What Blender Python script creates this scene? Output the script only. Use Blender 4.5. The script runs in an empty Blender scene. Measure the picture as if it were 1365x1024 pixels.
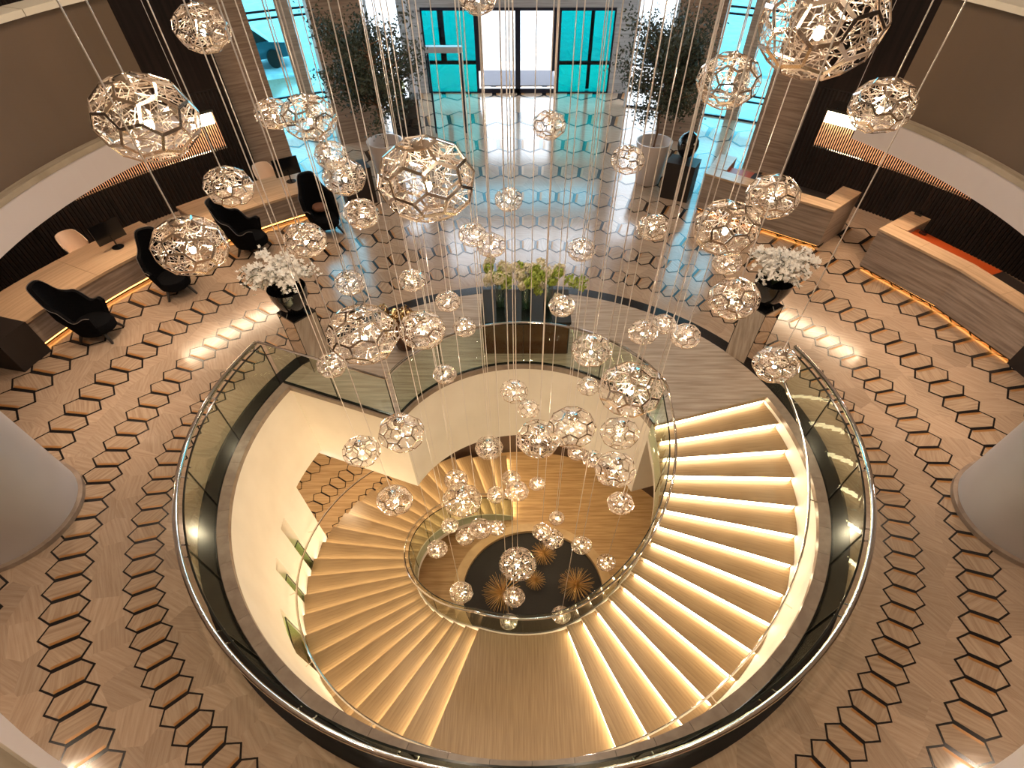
import bpy, math, random
from mathutils import Vector, Matrix
random.seed(7)
PI = math.pi
R = math.radians
SC = bpy.context.scene
COL = SC.collection

# ------------------------------------------------------------------ camera
CAM = Vector((-0.071, -7.217, 7.882))
TILT = 1.0068                     # depression of the optical axis
FPX, PPX, PPY = 650.8, 693.3, 725.9
cd = bpy.data.cameras.new('camera'); cam = bpy.data.objects.new('camera', cd); COL.objects.link(cam)
cam.location = CAM; cam.rotation_euler = (PI/2 - TILT, 0, 0)
cd.sensor_width = 36; cd.lens = 36*FPX/1365
cd.shift_x = -(PPX-682.5)/1365; cd.shift_y = (PPY-512)/1365
cd.clip_start = .05; cd.clip_end = 300
SC.camera = cam
FW = Vector((0, math.cos(TILT), -math.sin(TILT))); UP = Vector((0, math.sin(TILT), math.cos(TILT)))
def ray(x, y): return Vector((1,0,0))*((x-PPX)/FPX) - UP*((y-PPY)/FPX) + FW
def project(P):
    d = Vector(P)-CAM; z = d.dot(FW)
    return PPX+FPX*d.x/z, PPY-FPX*d.dot(UP)/z, z

# ------------------------------------------------------------------ world, view, lights
w = bpy.data.worlds.new('daylight'); SC.world = w; w.use_nodes = True
bg = w.node_tree.nodes['Background']; bg.inputs['Color'].default_value = (.84, .92, 1, 1); bg.inputs['Strength'].default_value = 6.0
SC.view_settings.view_transform = 'Standard'; SC.view_settings.look = 'None'
SC.view_settings.gamma = 1; SC.view_settings.exposure = 0.12; SC.view_settings.use_curve_mapping = False
WARM = (1, .80, .58)
def area(name, loc, size, power, color=WARM, rot=(0,0,0), spread=None):
    l = bpy.data.lights.new(name, 'AREA'); l.shape = 'DISK'; l.size = size; l.energy = power; l.color = color
    if spread: l.spread = spread
    o = bpy.data.objects.new(name, l); o.location = loc; o.rotation_euler = rot; COL.objects.link(o); return o
CEIL = 10.5
for i in range(8):                                   # downlights of the high ceiling over the void
    a = R(22.5+45*i); area('ceiling_downlight', (4.6*math.cos(a), 4.6*math.sin(a), CEIL-.06), .5, 110)
for x, y in ((-7,12),(7,12),(-3,14.5),(3,14.5),(0,10)):
    area('ceiling_downlight', (x, y, CEIL-.06), .5, 50, (1,.88,.76))
for i in range(14):                                  # downlights in the soffit of the gallery
    az = 158+ i*(224/13.0); rr = 11.5 if 200 < az < 340 else 9.7
    area('soffit_downlight', (rr*math.cos(R(az)), rr*math.sin(R(az)), 4.17), .16, 54, (1,.76,.54), spread=R(120))
for az in (150,140,130, 50,40,30,20,160):
    area('soffit_downlight', (13.2*math.cos(R(az)), 13.2*math.sin(R(az)), 4.17 if (az<33 or az>147) else 8.0), .16, 20 if (az<33 or az>147) else 34, (1,.70,.46), spread=R(110))
for i in range(5):                                   # lower lobby downlights
    a = R(60+ i*30); area('lower_downlight', (7.6*math.cos(a), 7.6*math.sin(a), -2.46), .3, 60, (1,.72,.42))
area('lower_downlight', (2.2, 3.6, -2.46), .3, 45, (1,.72,.40)); area('lower_downlight', (-2.4, 4.4, -2.46), .3, 40, (1,.72,.40)); area('lower_downlight', (.2, 4.6, -2.46), .3, 45, (1,.72,.40))

# ------------------------------------------------------------------ materials
def nodes(m): return m.node_tree.nodes, m.node_tree.links
def mat(name, col, rough=.5, metal=0.0, emit=None, es=0.0, spec=None, coat=0.0):
    m = bpy.data.materials.new(name); m.use_nodes = True
    b = m.node_tree.nodes['Principled BSDF']
    b.inputs['Base Color'].default_value = (*col, 1); b.inputs['Roughness'].default_value = rough; b.inputs['Metallic'].default_value = metal
    if emit: b.inputs['Emission Color'].default_value = (*emit, 1); b.inputs['Emission Strength'].default_value = es
    if spec is not None: b.inputs['Specular IOR Level'].default_value = spec
    if coat: b.inputs['Coat Weight'].default_value = coat; b.inputs['Coat Roughness'].default_value = .05
    return m
def noisy(name, c0, c1, scale=(4,4,4), rough=.4, nscale=1.0, detail=4, coord='world', metal=0.0, bump=0.0, polar=False, coat=0.0, rand_rot=False, spec=None, mid=(.35,.65)):
    """two-tone procedural material; stretched noise gives veins / grain"""
    m = mat(name, c0, rough, metal, coat=coat, spec=spec); N, L = nodes(m); b = N['Principled BSDF']
    if coord == 'world':
        g = N.new('ShaderNodeNewGeometry'); src = g.outputs['Position']
    else:
        g = N.new('ShaderNodeTexCoord'); src = g.outputs['Object']
    if polar:
        s = N.new('ShaderNodeSeparateXYZ'); L.new(src, s.inputs[0])
        at = N.new('ShaderNodeMath'); at.operation = 'ARCTAN2'; L.new(s.outputs[1], at.inputs[0]); L.new(s.outputs[0], at.inputs[1])
        m8 = N.new('ShaderNodeMath'); m8.operation = 'MULTIPLY'; L.new(at.outputs[0], m8.inputs[0]); m8.inputs[1].default_value = 10
        ln = N.new('ShaderNodeVectorMath'); ln.operation = 'LENGTH'; cx = N.new('ShaderNodeCombineXYZ'); L.new(s.outputs[0], cx.inputs[0]); L.new(s.outputs[1], cx.inputs[1]); L.new(cx.outputs[0], ln.inputs[0])
        c2 = N.new('ShaderNodeCombineXYZ'); L.new(m8.outputs[0], c2.inputs[0]); L.new(ln.outputs['Value'], c2.inputs[1]); L.new(s.outputs[2], c2.inputs[2]); src = c2.outputs[0]
    if rand_rot:
        oi = N.new('ShaderNodeObjectInfo'); mm = N.new('ShaderNodeMath'); mm.operation = 'MULTIPLY'; mm.inputs[1].default_value = 6.28; L.new(oi.outputs['Random'], mm.inputs[0])
        vr = N.new('ShaderNodeVectorRotate'); vr.rotation_type = 'Z_AXIS'; L.new(src, vr.inputs['Vector']); L.new(mm.outputs[0], vr.inputs['Angle']); src = vr.outputs[0]
        ad = N.new('ShaderNodeVectorMath'); ad.operation = 'ADD'; L.new(src, ad.inputs[0])
        mu = N.new('ShaderNodeMath'); mu.operation = 'MULTIPLY'; mu.inputs[1].default_value = 77; L.new(oi.outputs['Random'], mu.inputs[0]); L.new(mu.outputs[0], ad.inputs[1]); src = ad.outputs[0]
    mp = N.new('ShaderNodeMapping'); mp.inputs['Scale'].default_value = scale; L.new(src, mp.inputs['Vector'])
    no = N.new('ShaderNodeTexNoise'); no.inputs['Scale'].default_value = nscale; no.inputs['Detail'].default_value = detail; L.new(mp.outputs[0], no.inputs['Vector'])
    rp = N.new('ShaderNodeValToRGB'); rp.color_ramp.elements[0].color = (*c0, 1); rp.color_ramp.elements[1].color = (*c1, 1)
    rp.color_ramp.elements[0].position = mid[0]; rp.color_ramp.elements[1].position = mid[1]
    L.new(no.outputs['Fac'], rp.inputs[0]); L.new(rp.outputs[0], b.inputs['Base Color'])
    if bump:
        bp = N.new('ShaderNodeBump'); bp.inputs['Strength'].default_value = bump; bp.inputs['Distance'].default_value = .01; L.new(no.outputs['Fac'], bp.inputs['Height']); L.new(bp.outputs[0], b.inputs['Normal'])
    return m
def glass(name, tint, refl=1.0, ior=1.45, rough=0.0):
    m = bpy.data.materials.new(name); m.use_nodes = True; N, L = nodes(m); N.clear()
    o = N.new('ShaderNodeOutputMaterial'); t = N.new('ShaderNodeBsdfTransparent'); t.inputs[0].default_value = (*tint, 1)
    g = N.new('ShaderNodeBsdfGlossy'); g.inputs['Roughness'].default_value = rough; ge = N.new('ShaderNodeNewGeometry')
    def mth(op, *a):
        k = N.new('ShaderNodeMath'); k.operation = op
        for i, q in enumerate(a):
            if isinstance(q, (int, float)): k.inputs[i].default_value = q
            else: L.new(q, k.inputs[i])
        return k.outputs[0]
    dt = N.new('ShaderNodeVectorMath'); dt.operation = 'DOT_PRODUCT'; L.new(ge.outputs['Incoming'], dt.inputs[0]); L.new(ge.outputs['Normal'], dt.inputs[1])
    fr_ = mth('ADD', mth('MULTIPLY', mth('POWER', mth('SUBTRACT', 1.0, mth('ABSOLUTE', dt.outputs['Value'])), 5.0), .90), .05)
    class _o: pass
    mm = _o(); mm.outputs = [mth('MULTIPLY', mth('MULTIPLY', fr_, refl), mth('SUBTRACT', 1.0, ge.outputs['Backfacing']))]
    x = N.new('ShaderNodeMixShader'); L.new(mm.outputs[0], x.inputs[0]); L.new(t.outputs[0], x.inputs[1]); L.new(g.outputs[0], x.inputs[2]); L.new(x.outputs[0], o.inputs[0])
    return m
def floor_mat(name, c0, c1, c2, rough):
    """vein-cut stone laid in honeycomb patches: log-polar cells, each with its own grain direction and tone"""
    m = mat(name, c0, rough); N, L = nodes(m); b = N['Principled BSDF']
    g = N.new('ShaderNodeNewGeometry'); s = N.new('ShaderNodeSeparateXYZ'); L.new(g.outputs['Position'], s.inputs[0])
    at = N.new('ShaderNodeMath'); at.operation = 'ARCTAN2'; L.new(s.outputs[1], at.inputs[0]); L.new(s.outputs[0], at.inputs[1])
    cx = N.new('ShaderNodeCombineXYZ'); L.new(s.outputs[0], cx.inputs[0]); L.new(s.outputs[1], cx.inputs[1])
    ln = N.new('ShaderNodeVectorMath'); ln.operation = 'LENGTH'; L.new(cx.outputs[0], ln.inputs[0])
    lg = N.new('ShaderNodeMath'); lg.operation = 'LOGARITHM'; L.new(ln.outputs['Value'], lg.inputs[0]); lg.inputs[1].default_value = math.e
    uv = N.new('ShaderNodeCombineXYZ'); L.new(at.outputs[0], uv.inputs[0]); L.new(lg.outputs[0], uv.inputs[1])
    vo = N.new('ShaderNodeTexVoronoi'); vo.voronoi_dimensions = '2D'; vo.inputs['Scale'].default_value = 14; vo.inputs['Randomness'].default_value = .55; L.new(uv.outputs[0], vo.inputs['Vector'])
    sp = N.new('ShaderNodeSeparateColor'); L.new(vo.outputs['Color'], sp.inputs[0])
    an = N.new('ShaderNodeMath'); an.operation = 'MULTIPLY'; an.inputs[1].default_value = 1.5; L.new(sp.outputs[0], an.inputs[0])
    vr = N.new('ShaderNodeVectorRotate'); vr.rotation_type = 'Z_AXIS'; L.new(g.outputs['Position'], vr.inputs['Vector']); L.new(an.outputs[0], vr.inputs['Angle'])
    mp = N.new('ShaderNodeMapping'); mp.inputs['Scale'].default_value = (1.1, 17, 1); L.new(vr.outputs[0], mp.inputs[0])
    no = N.new('ShaderNodeTexNoise'); no.inputs['Scale'].default_value = 1.2; no.inputs['Detail'].default_value = 5; no.inputs['Roughness'].default_value = .6; L.new(mp.outputs[0], no.inputs['Vector'])
    rp = N.new('ShaderNodeValToRGB'); e = rp.color_ramp.elements; e[0].color = (*c0, 1); e[0].position = .3; e[1].color = (*c2, 1); e[1].position = .72
    e2 = e.new(.5); e2.color = (*c1, 1); L.new(no.outputs['Fac'], rp.inputs[0])
    hs = N.new('ShaderNodeHueSaturation'); v = N.new('ShaderNodeMapRange'); v.inputs[3].default_value = .86; v.inputs[4].default_value = 1.12; L.new(sp.outputs[1], v.inputs[0]); L.new(v.outputs[0], hs.inputs['Value'])
    L.new(rp.outputs[0], hs.inputs['Color']); L.new(hs.outputs[0], b.inputs['Base Color'])
    return m
C_ = dict
M = {}
M['floor'] = floor_mat('vein_stone_floor', (.31,.215,.15), (.37,.265,.19), (.43,.325,.24), .15)
M['tile'] = noisy('vein_stone_tile', (.30,.205,.14), (.41,.30,.212), (1.1,17,1), .13, 1.2, 5, coord='obj', rand_rot=True)
M['landing'] = noisy('landing_stone', (.33,.255,.20), (.50,.41,.33), (2,2,1), .16, 1.0, 5)
N_, L_ = nodes(M['landing'])
for n in N_:
    if n.type == 'MAPPING': n.inputs['Rotation'].default_value = (0,0,R(38)); n.inputs['Scale'].default_value = (1, 14, 1)
M['black'] = mat('black_inlay', (.012,.010,.010), .18)
M['bronze'] = mat('bronze_inlay', (.36,.17,.055), .3, .25)
M['coping'] = noisy('coping_stone', (.23,.17,.135), (.31,.24,.19), (3,3,3), .3, 1.5, 4, coord='obj', rand_rot=True)
M['white'] = noisy('white_plaster', (.84,.77,.68), (.88,.81,.72), (1,1,1), .6, 1.5, 2)
M['fascia'] = mat('fascia_plaster', (.52,.455,.45), .6)
M['ledge'] = noisy('ledge_stone', (.27,.215,.155), (.36,.295,.225), (1,10,1), .4, 1.5, 3, polar=True)
M['brown'] = noisy('bronze_plaster', (.105,.068,.042), (.125,.080,.050), (1,1,1), .55, .6, 2)
M['top'] = noisy('parapet_top', (.62,.56,.47), (.70,.64,.55), (1,1,1), .5, 1, 2)
M['slat'] = noisy('dark_walnut', (.007,.004,.003), (.017,.009,.007), (8,8,.6), .6, 1.2, 4, spec=.2)
M['dark'] = mat('dark_backing', (.010,.006,.005), .6)
M['tread'] = noisy('tread_stone', (.23,.145,.070), (.36,.245,.130), (1.0,22,1), .34, 1.2, 5, coord='obj', mid=(.25,.75))
M['treadL'] = M['tread']
M['lowfloor'] = noisy('lower_floor_stone', (.40,.25,.12), (.58,.39,.20), (1,14,1), .22, 1.0, 5)
for n in nodes(M['lowfloor'])[0]:
    if n.type == 'MAPPING': n.inputs['Rotation'].default_value = (0,0,R(-40))
M['led'] = mat('led_strip', (1,.9,.7), .5, emit=(1,.80,.50), es=13)
M['ledo'] = mat('led_amber', (1,.7,.3), .5, emit=(1,.42,.09), es=7)
M['chrome'] = mat('polished_steel', (.78,.74,.69), .10, 1.0)
M['brass'] = mat('brushed_brass', (.72,.52,.27), .25, 1.0)
M['glass'] = glass('clear_glass', (.88,.93,.87), 1.1)
M['glassg'] = glass('green_glass', (.72,.84,.66), 1.3)
M['gedge'] = mat('glass_edge', (.012,.016,.014), .15)
M['mirror'] = mat('mirror_steel', (.74,.69,.63), .03, 1.0)
M['gloss'] = mat('gloss_black', (.008,.008,.009), .05, coat=.5)
M['pier'] = noisy('pier_stone', (.22,.145,.10), (.36,.26,.19), (.7,.7,16), .35, 1.3, 4)
M['doorwall'] = noisy('door_wall_stone', (.26,.245,.24), (.38,.36,.35), (.6,.6,14), .35, 1.3, 4)
M['counter'] = noisy('counter_stone', (.22,.165,.13), (.37,.29,.235), (.8,.8,16), .35, 1.2, 5)
M['countertop'] = noisy('counter_top_stone', (.46,.31,.19), (.60,.43,.28), (3,3,3), .3, 1.3, 5, polar=True)
for n in nodes(M['countertop'])[0]:
    if n.type == 'MAPPING': n.inputs['Scale'].default_value = (.5, 12, 1)
M['orange'] = mat('orange_panel', (.36,.055,.008), .4)
M['column'] = noisy('column_plaster', (.43,.395,.395), (.47,.435,.435), (1,1,1), .55, 1, 2)
M['vaseglass'] = glass('vase_glass', (.82,.90,.88), 2.2)
M['frame'] = mat('door_frame', (.012,.014,.03), .3, .3)
M['paleframe'] = mat('pale_frame', (.55,.60,.68), .3, .3)
M['teal'] = glass('teal_glass', (.0,.50,.50), .8)
M['cyan'] = glass('cyan_glass', (.42,.82,.92), .8)
M['clear'] = glass('entrance_glass', (.95,.98,1), .6)
M['fabric'] = noisy('black_felt', (.002,.002,.0025), (.005,.005,.006), (60,60,60), 1.0, 1, 2, coord='obj', spec=.08)
M['pipe'] = mat('grey_piping', (.10,.085,.08), .6)
M['legs'] = mat('dark_wood', (.012,.008,.006), .4)
M['cream'] = mat('cream_shell', (.72,.55,.42), .4)
M['pot'] = mat('white_pot', (.66,.58,.55), .4)
M['bark'] = noisy('bark', (.16,.08,.04), (.26,.14,.08), (10,10,2), .8, 1, 3)
M['leaf'] = noisy('olive_leaf', (.018,.028,.014), (.055,.068,.035), (9,9,9), .55, 1, 2)
M['petal'] = noisy('white_petal', (.88,.82,.76), (.96,.94,.90), (20,20,20), .6, 1, 2)
M['green'] = noisy('lime_leaf', (.20,.30,.02), (.48,.55,.12), (14,14,14), .5, 1, 2)
M['creamf'] = noisy('cream_blossom', (.62,.55,.32), (.85,.80,.66), (16,16,16), .6, 1, 2)
M['stem'] = mat('plant_stem', (.05,.07,.02), .6)
M['rose'] = mat('rose_steel', (.82,.72,.63), .14, 1.0)
M['webm'] = mat('etched_web', (.86,.75,.66), .36, 1.0)
M['bulb'] = mat('bulb', (1,.9,.8), .4, emit=(1,.80,.56), es=190)
M['cable'] = mat('cable_steel', (.82,.76,.72), .3, .6)
M['gold'] = mat('gold_spike', (.60,.36,.12), .35, .8)
M['gravel'] = noisy('black_gravel', (.006,.005,.005), (.014,.011,.009), (60,60,60), .7, 1, 2)
M['plinth'] = mat('dark_plinth', (.016,.010,.008), .5)
M['tan'] = noisy('tan_stone', (.46,.30,.14), (.60,.42,.22), (1,1,8), .35, 1.3, 4)
M['crystal'] = mat('painted_glow_crystal', (.80,.50,.32), .12, .35, emit=(1,.45,.20), es=.6)  # warm colour and faint emission stand in for lamp glow on the strands
M['hot'] = mat('chandelier_lamp', (1,.9,.8), .5, emit=(1,.78,.52), es=22)
M['ground'] = noisy('pavement', (.30,.33,.34), (.40,.42,.43), (1,1,1), .7, 2, 2)
M['mat'] = mat('entrance_mat', (.20,.19,.22), .8)
M['screen'] = mat('screen', (.006,.006,.007), .15)
M['conebrown'] = mat('brown_lacquer', (.10,.035,.016), .25)
M['ceiling'] = mat('ceiling_plaster', (.62,.55,.47), .7)
M['dwall'] = mat('upper_wall', (.20,.15,.12), .7)
M['lowwall'] = mat('lower_dark_wall', (.045,.022,.012), .5)
M['car'] = mat('car_paint', (.02,.10,.13), .2, .3)
M['seatcush'] = mat('brown_cushion', (.13,.05,.025), .7)

# ------------------------------------------------------------------ mesh helpers
def pol(r, az, z=0.0): return (r*math.cos(R(az)), r*math.sin(R(az)), z)
class MB:
    def __init__(s): s.v = []; s.f = []
    def add(s, vs, fs):
        o = len(s.v); s.v += [tuple(v) for v in vs]; s.f += [tuple(i+o for i in f) for f in fs]; return s
    def box(s, c, size, rz=0.0, mtx=None):
        x, y, z = (k/2 for k in size); vs = [Vector((sx*x, sy*y, sz*z)) for sx in (-1,1) for sy in (-1,1) for sz in (-1,1)]
        mm = mtx if mtx else Matrix.Rotation(rz, 3, 'Z')
        return s.add([mm@v + Vector(c) for v in vs], [(0,1,3,2),(4,6,7,5),(0,4,5,1),(2,3,7,6),(0,2,6,4),(1,5,7,3)])
    def sector(s, r0, r1, z0, z1, a0, a1, n=None, c=(0,0)):
        """closed annular sector block; a in degrees"""
        n = n or max(1, int(abs(a1-a0)/2.5)); full = abs(abs(a1-a0)-360) < 1e-6
        k = n if full else n+1; vs = []
        for i in range(k):
            a = a0+(a1-a0)*i/n
            for r, z in ((r0,z0),(r1,z0),(r1,z1),(r0,z1)):
                p = pol(r, a, z); vs.append((p[0]+c[0], p[1]+c[1], z))
        fs = []
        for i in range(n):
            p = i*4; q = ((i+1) % k)*4
            for j in range(4):
                fs.append((p+j, p+(j+1) % 4, q+(j+1) % 4, q+j))
        if not full: fs += [(3,2,1,0), tuple(4*n+j for j in range(4))]
        return s.add(vs, fs)
    def cyl(s, p0, p1, r0, r1=None, n=10, caps=True):
        p0 = Vector(p0); p1 = Vector(p1); r1 = r0 if r1 is None else r1; d = (p1-p0).normalized()
        u = d.orthogonal().normalized(); v = d.cross(u); vs = []
        for p, r in ((p0,r0),(p1,r1)):
            for i in range(n): a = 2*PI*i/n; vs.append(p+(u*math.cos(a)+v*math.sin(a))*r)
        fs = [(i, (i+1) % n, n+(i+1) % n, n+i) for i in range(n)]
        if caps: fs += [tuple(range(n))[::-1], tuple(range(n, 2*n))]
        return s.add(vs, fs)
    def lathe(s, prof, c=(0,0,0), n=24, sx=1, sy=1):
        vs = []; fs = []; k = len(prof)
        for r, z in prof:
            for i in range(n): a = 2*PI*i/n; vs.append((c[0]+r*math.cos(a)*sx, c[1]+r*math.sin(a)*sy, c[2]+z))
        for j in range(k-1):
            for i in range(n): fs.append((j*n+i, j*n+(i+1) % n, (j+1)*n+(i+1) % n, (j+1)*n+i))
        if prof[0][0] > 1e-6: fs.append(tuple(range(n))[::-1])
        if prof[-1][0] > 1e-6: fs.append(tuple((k-1)*n+i for i in range(n)))
        return s.add(vs, fs)
    def sweep(s, pts, r, n=8, closed=False):
        pts = [Vector(p) for p in pts]; k = len(pts); vs = []
        for i, p in enumerate(pts):
            a = pts[i-1] if (i > 0 or closed) else p; b = pts[(i+1) % k] if (i < k-1 or closed) else p
            t = (b-a).normalized(); u = t.cross(Vector((0,0,1)))
            if u.length < 1e-4: u = Vector((1,0,0))
            u.normalize(); v = t.cross(u)
            rr = r(i/(k-1)) if callable(r) else r
            for j in range(n): q = 2*PI*j/n; vs.append(p+(u*math.cos(q)+v*math.sin(q))*rr)
        fs = []
        for i in range(k if closed else k-1):
            for j in range(n): fs.append((i*n+j, i*n+(j+1) % n, ((i+1) % k)*n+(j+1) % n, ((i+1) % k)*n+j))
        if not closed: fs += [tuple(range(n))[::-1], tuple((k-1)*n+j for j in range(n))]
        return s.add(vs, fs)
    def sphere(s, c, r, n=12, m=8, sz=1.0):
        return s.lathe([(max(1e-7, r*math.sin(PI*j/m)), -r*sz*math.cos(PI*j/m)) for j in range(m+1)], c, n)
    def mesh(s, name, smooth=False):
        me = bpy.data.meshes.new(name); me.from_pydata(s.v, [], s.f); me.validate()
        if smooth:
            me.polygons.foreach_set('use_smooth', [True]*len(me.polygons)); me.set_sharp_from_angle(angle=R(40))
        me.update(); return me
    def build(s, name, m, parent=None, smooth=False):
        return obj(name, s.mesh(name, smooth), m, parent)
import bmesh
def obj(name, me, m, parent=None):
    if m is not None and not me.materials: me.materials.append(M[m] if isinstance(m, str) else m)
    o = bpy.data.objects.new(name, me); COL.objects.link(o)
    if parent is not None:
        o.parent = parent
        bpy_loc = parent_world(parent)
        if not getattr(parent, 'rot_local', None): o.matrix_parent_inverse = Matrix.Translation(-bpy_loc) if parent.get('_world') else Matrix()
    return o
def parent_world(p): return Vector(p.location)
def empty(name, loc=(0,0,0), rz=0.0, world=False):
    o = bpy.data.objects.new(name, None); o.location = loc; o.rotation_euler = (0,0,rz); o.empty_display_size = .1; COL.objects.link(o)
    if world: o['_world'] = 1
    return o
def tag(o, label, cat, group=None, kind=None):
    o['label'] = label
    if cat: o['category'] = cat
    if group: o['group'] = group
    if kind: o['kind'] = kind
    return o
def struct(o, label=None, cat=None):
    o['kind'] = 'structure'
    if label: o['label'] = label
    if cat: o['category'] = cat
    return o
def copy_tree(o, parent=None):
    c = o.copy(); COL.objects.link(c)
    if parent is not None: c.parent = parent
    for ch in list(o.children): copy_tree(ch, c)
    return c

# ------------------------------------------------------------------ lobby floor
ROPEN, RGL, RIN = 6.05, 6.28, 3.05
A_W, A_E = 157.8, 18.3          # landing between these azimuths
fl = MB().sector(RGL, 27, -.35, 0, 0, 360, 144)
FLOOR = struct(fl.build('floor', 'floor'), 'polished vein-cut stone lobby floor with black hexagon inlays around the stairwell', 'floor')
MB().sector(RIN+.05, RGL, -.06, 0, A_E, A_W, 60).build('landing_paving', 'landing', FLOOR)
MB().sector(RGL, 6.62, 0, .004, 0, 360, 144).build('black_border', 'black', FLOOR)
RC = [7.56*1.1695**k for k in range(8)]
DAZ = 360/122.0
HH = .0478
def hexpts(rc, daz, ins=0.0):
    ri, ro = rc*math.exp(-HH), rc*math.exp(HH); h = ro-ri; half = R(daz)/2
    ins_a = ins/rc
    pts = [(-(half-ins_a), ri+.22*h+ins*.35), (0, ri+ins*1.15), (half-ins_a, ri+.22*h+ins*.35), (half-ins_a, ro-.22*h-ins*.35), (0, ro-ins*1.15), (-(half-ins_a), ro-.22*h-ins*.35)]
    return [(r*math.cos(a), r*math.sin(a)) for a, r in pts]
def hexprism(mb, pts, z0, z1, rot=0.0):
    c, s = math.cos(rot), math.sin(rot); q = [(x*c-y*s, x*s+y*c) for x, y in pts]
    mb.add([(x,y,z0) for x,y in q]+[(x,y,z1) for x,y in q], [tuple(range(5,-1,-1)), tuple(range(6,12))]+[(i,(i+1)%6,6+(i+1)%6,6+i) for i in range(6)])
blk = MB(); brz = MB(); rest = MB(); cells = []
for k, rc in enumerate(RC):
    for j in range(122):
        az = 90.3+DAZ*(j+.5); a = az % 360
        if k >= 5 and not (56 < a < 124): continue
        if k == 4 and not (12 < a < 168): continue
        if k == 7 and not (75 < a < 105): continue
        P = pol(rc, az); x, y, z = project(P)
        vis = z > 0 and -30 < x < 1395 and -20 < y < 1050
        if not vis and k > 2: continue
        if P[1] < -7.6: continue
        hexprism(blk, hexpts(rc, DAZ), 0, .005, R(az))
        wln = .0078*rc
        q = hexpts(rc, DAZ, wln*.55); c, s = math.cos(R(az)), math.sin(R(az))
        b0, b1 = Vector((*q[2],0)), Vector((*q[3],0)); off = Vector((0,-1,0))*wln*.75
        qq = [b0, b1, b1+off, b0+off]
        brz.add([(v.x*c-v.y*s, v.x*s+v.y*c, .009) for v in qq], [(0,1,2,3)])
        d = (Vector(P)-CAM).length
        cells.append((d if vis else 1e9, k, az))
cells.sort(); shared = {}
for i, (d, k, az) in enumerate(cells):
    pts = hexpts(RC[k], DAZ, .0078*RC[k]*.55)
    if i < 300 and d < 1e8:
        if k not in shared:
            mb = MB(); hexprism(mb, [(x-RC[k], y) for x, y in pts], 0, .008); shared[k] = mb.mesh('hex_tile'); shared[k].materials.append(M['tile'])
        o = bpy.data.objects.new('hex_tile', shared[k]); COL.objects.link(o); o.parent = FLOOR; o.location = pol(RC[k], az, 0); o.rotation_euler = (0,0,R(az))
    else: hexprism(rest, pts, 0, .008, R(az))
blk.build('black_inlay', 'black', FLOOR)['kind'] = 'stuff'
brz.build('bronze_inlay', 'bronze', FLOOR)['kind'] = 'stuff'
rest.build('far_hex_tiles', 'floor', FLOOR)['kind'] = 'stuff'
# coping stones round the opening
cop = MB().sector(ROPEN, RGL-.012, -.10, .012, -2.955, 2.955, 4).mesh('coping_stone'); cop.materials.append(M['coping'])
nst = 37
for i in range(nst):
    o = bpy.data.objects.new('coping_stone', cop); COL.objects.link(o); o.parent = FLOOR
    o.rotation_euler = (0,0,R(A_W+2.9+i*(360-(A_W-A_E)-5.8)/(nst-1)))

# ------------------------------------------------------------------ stairwell drum, lower level
ZB = -6.64; HEAD = -2.2
dr = empty('wall_stairwell'); struct(dr, 'cream plaster drum wall of the round stairwell with tall slots', 'wall')
MB().sector(ROPEN, RGL-.02, HEAD, -.10, A_W, 360+A_E, 90).build('drum_band', 'white', dr)
slots = [(-179.7,-176.4), (-168.4,-165.2), (-155.2,-143.5)]
segs = [(171.0, 180.3), (183.6, 191.6), (194.8, 204.8), (216.5, 360+A_E)]
for a0, a1 in segs: MB().sector(ROPEN, 6.5, ZB-.1, HEAD, a0, a1).build('drum_wall', 'white', dr)
for a0, a1 in slots:
    MB().sector(6.44, 6.5, ZB, HEAD, a0+360, a1+360).build('slot_back', 'tan', dr)
MB().sector(6.35, 6.5, ZB, HEAD-.2, 14, 126).build('lower_back_wall', 'lowwall', dr)
lf = MB().sector(.001, 14, ZB-.2, ZB, 0, 360, 96)
LF = struct(lf.build('floor_lower', 'lowfloor'), 'warm stone floor at the foot of the spiral stair', 'floor')
lb = MB()
for rc in (9.92, 8.48, 7.05):
    for j in range(34):
        az = 100.3+DAZ*(j+.5)
        q = hexpts(rc, DAZ); qi = hexpts(rc, DAZ, .03)
        c, s = math.cos(R(az)), math.sin(R(az))
        A = [(x*c-y*s, x*s+y*c, ZB+.006) for x, y in q]; B = [(x*c-y*s, x*s+y*c, ZB+.006) for x, y in qi]
        lb.add(A+B, [(i,(i+1)%6,6+(i+1)%6,6+i) for i in range(6)])
lb.build('black_inlay', 'black', LF)['kind'] = 'stuff'
struct(MB().sector(13.0, 13.2, ZB, -2.4, 100, 185).build('wall_lower', 'tan'), 'tan stone wall of the lower lobby behind the stair', 'wall')
struct(MB().sector(RGL, 14, -2.45, -2.36, 0, 360, 96).build('ceiling_lower', 'ceiling'), 'plain ceiling of the lower lobby', 'ceiling')
ls = empty('floor_landing_block'); struct(ls, 'white block carrying the stair landing with curved front', 'landing')
MB().sector(RIN, RGL-.02, -2.40, -.065, A_E, A_W, 60).build('block_body', 'white', ls)
MB().sector(RIN-.015, RIN+.05, -.10, .012, A_E, A_W, 60).build('edge_trim', 'coping', ls)
p0 = Vector(pol(RIN, A_W)); p1 = Vector(pol(ROPEN, A_W)); mid = (p0+p1)/2; dirr = (p1-p0)
MB().box((mid.x, mid.y, -.044), (dirr.length, .10, .112), math.atan2(dirr.y, dirr.x)).build('edge_trim', 'coping', ls)

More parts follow.
